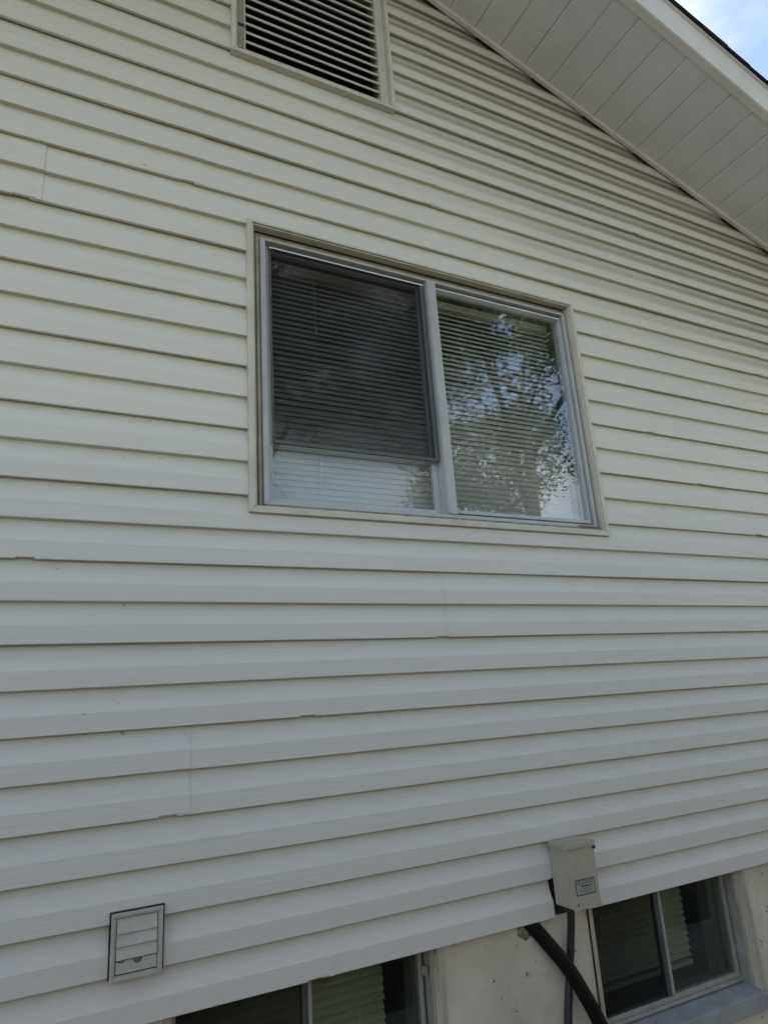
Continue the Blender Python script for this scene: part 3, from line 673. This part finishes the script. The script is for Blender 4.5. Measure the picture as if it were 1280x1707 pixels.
# ------------------------------------------------------------------ louvred exhaust vent
dv = empty('exhaust_vent', (0.2195, -0.004, zr(0.094))); tag(dv, 'small square louvred exhaust vent with a broken bottom flap, set low in the siding', 'vent')
def dp(mb, nm, mat, bevel=0.0):
    o = mb.build(nm, mat, bevel=bevel); o.data.transform(Matrix.Translation(-Vector(dv.location))); o.parent = dv; return o
vx0, vx1, vz0, vz1 = 0.1655, 0.2735, zr(0.0955), zr(0.2260)
dp(MB().box(vx0-0.0030, vx1+0.0036, -0.0040, 0.0100, vz0+0.004, vz1+0.0024), 'gap_shade', M['caulk_shade'])  # dark plate in place of the shadowed gap around the vent
for b in ring_bars(vx0, vx1, vz0, vz1, (0.0075, 0.0075, 0.0075, 0.0075), -0.0125, -0.0045): dp(b, 'frame', M['ventframe'], 0.0012)
for b in ring_bars(vx0+0.0070, vx1-0.0070, vz0+0.0070, vz1-0.0070, (0.0035, 0.0035, 0.0035, 0.0035), -0.0095, -0.0042): dp(b, 'frame', M['ventframe'], 0.0008)
dp(MB().box(vx0+0.0105, vx1-0.0105, -0.0048, -0.0042, vz0+0.0105, vz1-0.0105), 'duct_shadow', M['caulk_shade'])  # dark sheet standing in for the shade inside the duct
fx0, fx1 = vx0+0.0118, vx1-0.0118; fz = [vz1-0.0118, vz1-0.0415, vz1-0.0665, vz1-0.0920, vz0+0.0122]
for i in range(4):
    a, b = fz[i], fz[i+1]+0.0012
    if i < 3:
        dp(MB().hexa([(fx0, -0.0122, b), (fx1, -0.0118, b), (fx1, -0.0100, b), (fx0, -0.0104, b), (fx0, -0.0068, a), (fx1, -0.0068, a), (fx1, -0.0050, a), (fx0, -0.0050, a)]), 'flap', M['flap'], 0.0006)
    else:   # broken upper edge
        poly = [(fx0, b), (fx1, b), (fx1, a-0.001), (fx0+0.056, a-0.001), (fx0+0.053, a-0.006), (fx0+0.050, a-0.010), (fx0+0.042, a-0.011), (fx0+0.037, a-0.006), (fx0+0.034, a-0.002), (fx0+0.020, a-0.001),
                (fx0+0.015, a-0.005), (fx0+0.008, a-0.005), (fx0+0.003, a-0.002), (fx0, a-0.002)]
        o = dp(MB().prism(poly, -0.0095, -0.0078), 'flap', M['flap']); o['label'] = 'broken bottom flap'
        dp(MB().box(fx0+0.001, fx0+0.058, -0.0070, -0.0060, a-0.014, a-0.0005), 'lint', M['grime'])

# ------------------------------------------------------------------ things inside the basement
bxo = empty('cardboard_box', (2.40, 0.75, 0.0)); tag(bxo, 'brown cardboard box standing in the dark basement behind the right basement window', 'box')
MB().box(-0.22, 0.22, -0.2, 0.2, 0.0, 0.46).build('body', M['carton'], bxo, bevel=0.004)
MB().box(-0.225, 0.0, -0.2, 0.2, 0.462, 0.466).build('flap', M['carton'], bxo); MB().box(0.002, 0.225, -0.2, 0.2, 0.462, 0.466).build('flap', M['carton'], bxo)
bxo['label'] = 'brown cardboard box in the dark behind the right basement window'

# ------------------------------------------------------------------ trees across the yard, seen mirrored in the glass
def make_tree(loc, H, crown_r, seed, leafmat, label, nleaf=26000, trunk_r=0.16, group='yard trees mirrored in the window', low=0.28):
    rnd = random.Random(seed); root = empty('tree', loc); tag(root, label, 'tree', group)
    tb = MB(); tips = []
    def limb(p, d, L, r, depth):
        n = 5; pts = [p.copy()]; rr = [r]
        for i in range(n):
            d = (d + Vector((rnd.gauss(0, .11), rnd.gauss(0, .11), rnd.gauss(0.03, .07)))).normalized(); p = p + d*L/n; pts.append(p.copy()); rr.append(r*(1-0.55*(i+1)/n))
            if depth >= 2: tips.append((p.copy(), L))
        tb.tube(pts, rr, 7 if depth < 2 else 5, cap=False)
        if depth >= 4: tips.append((p.copy(), L)); return
        k = 3 if depth else 6
        for j in range(k):
            i = rnd.randint(2, n) if depth else rnd.randint(2, n)
            ax = Vector((rnd.gauss(0, 1), rnd.gauss(0, 1), rnd.gauss(0.25, .5))).normalized()
            nd = (d*0.55+ax*0.75).normalized(); limb(pts[i], nd, L*rnd.uniform(0.52, 0.72), rr[i]*0.62, depth+1)
    limb(Vector((0, 0, -0.05)), Vector((rnd.gauss(0, .05), rnd.gauss(0, .05), 1)), H*0.62, trunk_r, 0)
    tb.build('trunk', M['bark'], root, smooth=True)
    lf = MB(); cz = H*(0.5+low/2+0.03)
    cl = []
    for p, L in tips:
        q = Vector((p.x/crown_r, p.y/crown_r, (p.z-cz)/(H*0.42)))
        if q.length < 1.15 and p.z > H*low: cl.append(p)
    if not cl: cl = [p for p, _ in tips]
    for i in range(nleaf):
        c = cl[i % len(cl)]; s = rnd.uniform(0.04, 0.075)
        p = c + Vector((rnd.gauss(0, .22), rnd.gauss(0, .22), rnd.gauss(0, .17)))
        a = Vector((rnd.gauss(0, 1), rnd.gauss(0, 1), rnd.gauss(0, .6))).normalized(); b = a.cross(Vector((rnd.gauss(0, 1), rnd.gauss(0, 1), rnd.gauss(0, 1)))).normalized()
        lf.quad(p-a*s, p-b*s*0.42, p+a*s, p+b*s*0.42)
    lf.build('crown', leafmat, root)
    return root
make_tree((7.5, -7.3, 0), 11.8, 3.9, 21, M['leaf'], 'broad leafy tree mirrored in the right half of the upper window', 80000, 0.17, low=0.47)
make_tree((2.2, -7.9, 0), 12.4, 4.4, 5, M['leaf2'], 'dark leafy tree mirrored behind the screened left half of the window', 110000, 0.18, low=0.46)
make_tree((12.9, -8.4, 0), 11.8, 3.6, 9, M['leaf2'], 'dark tree at the yard edge, mirrored far right in the upper window', 50000, 0.17, low=0.50)

# ------------------------------------------------------------------ unseen board fence, added to shade the lower wall
fen = empty('shade_fence', (3.0, -4.5, 0)); tag(fen, 'unseen tall cedar fence, added to shade the lower wall', 'fence')
bm_ = MB().box(-0.068, 0.068, -0.009, 0.009, 0.03, 2.35).mesh('board'); bm_.materials.append(M['oldwood'])
for i in range(150):
    o = bpy.data.objects.new('board', bm_); COL.objects.link(o); o.parent = fen
    o.location = (-10.5+i*0.14, random.uniform(-0.003, 0.003), random.uniform(-0.02, 0.02)); o.rotation_euler.y = random.gauss(0, 0.004)
for z in (0.4, 1.2, 2.0): MB().box(-10.6, 10.6, -0.055, -0.012, z-0.045, z+0.045).build('rail', M['oldwood'], fen)
for i in range(9): MB().box(-10.5+i*2.6-0.05, -10.5+i*2.6+0.05, -0.16, -0.058, 0, 2.4).build('post', M['oldwood'], fen)
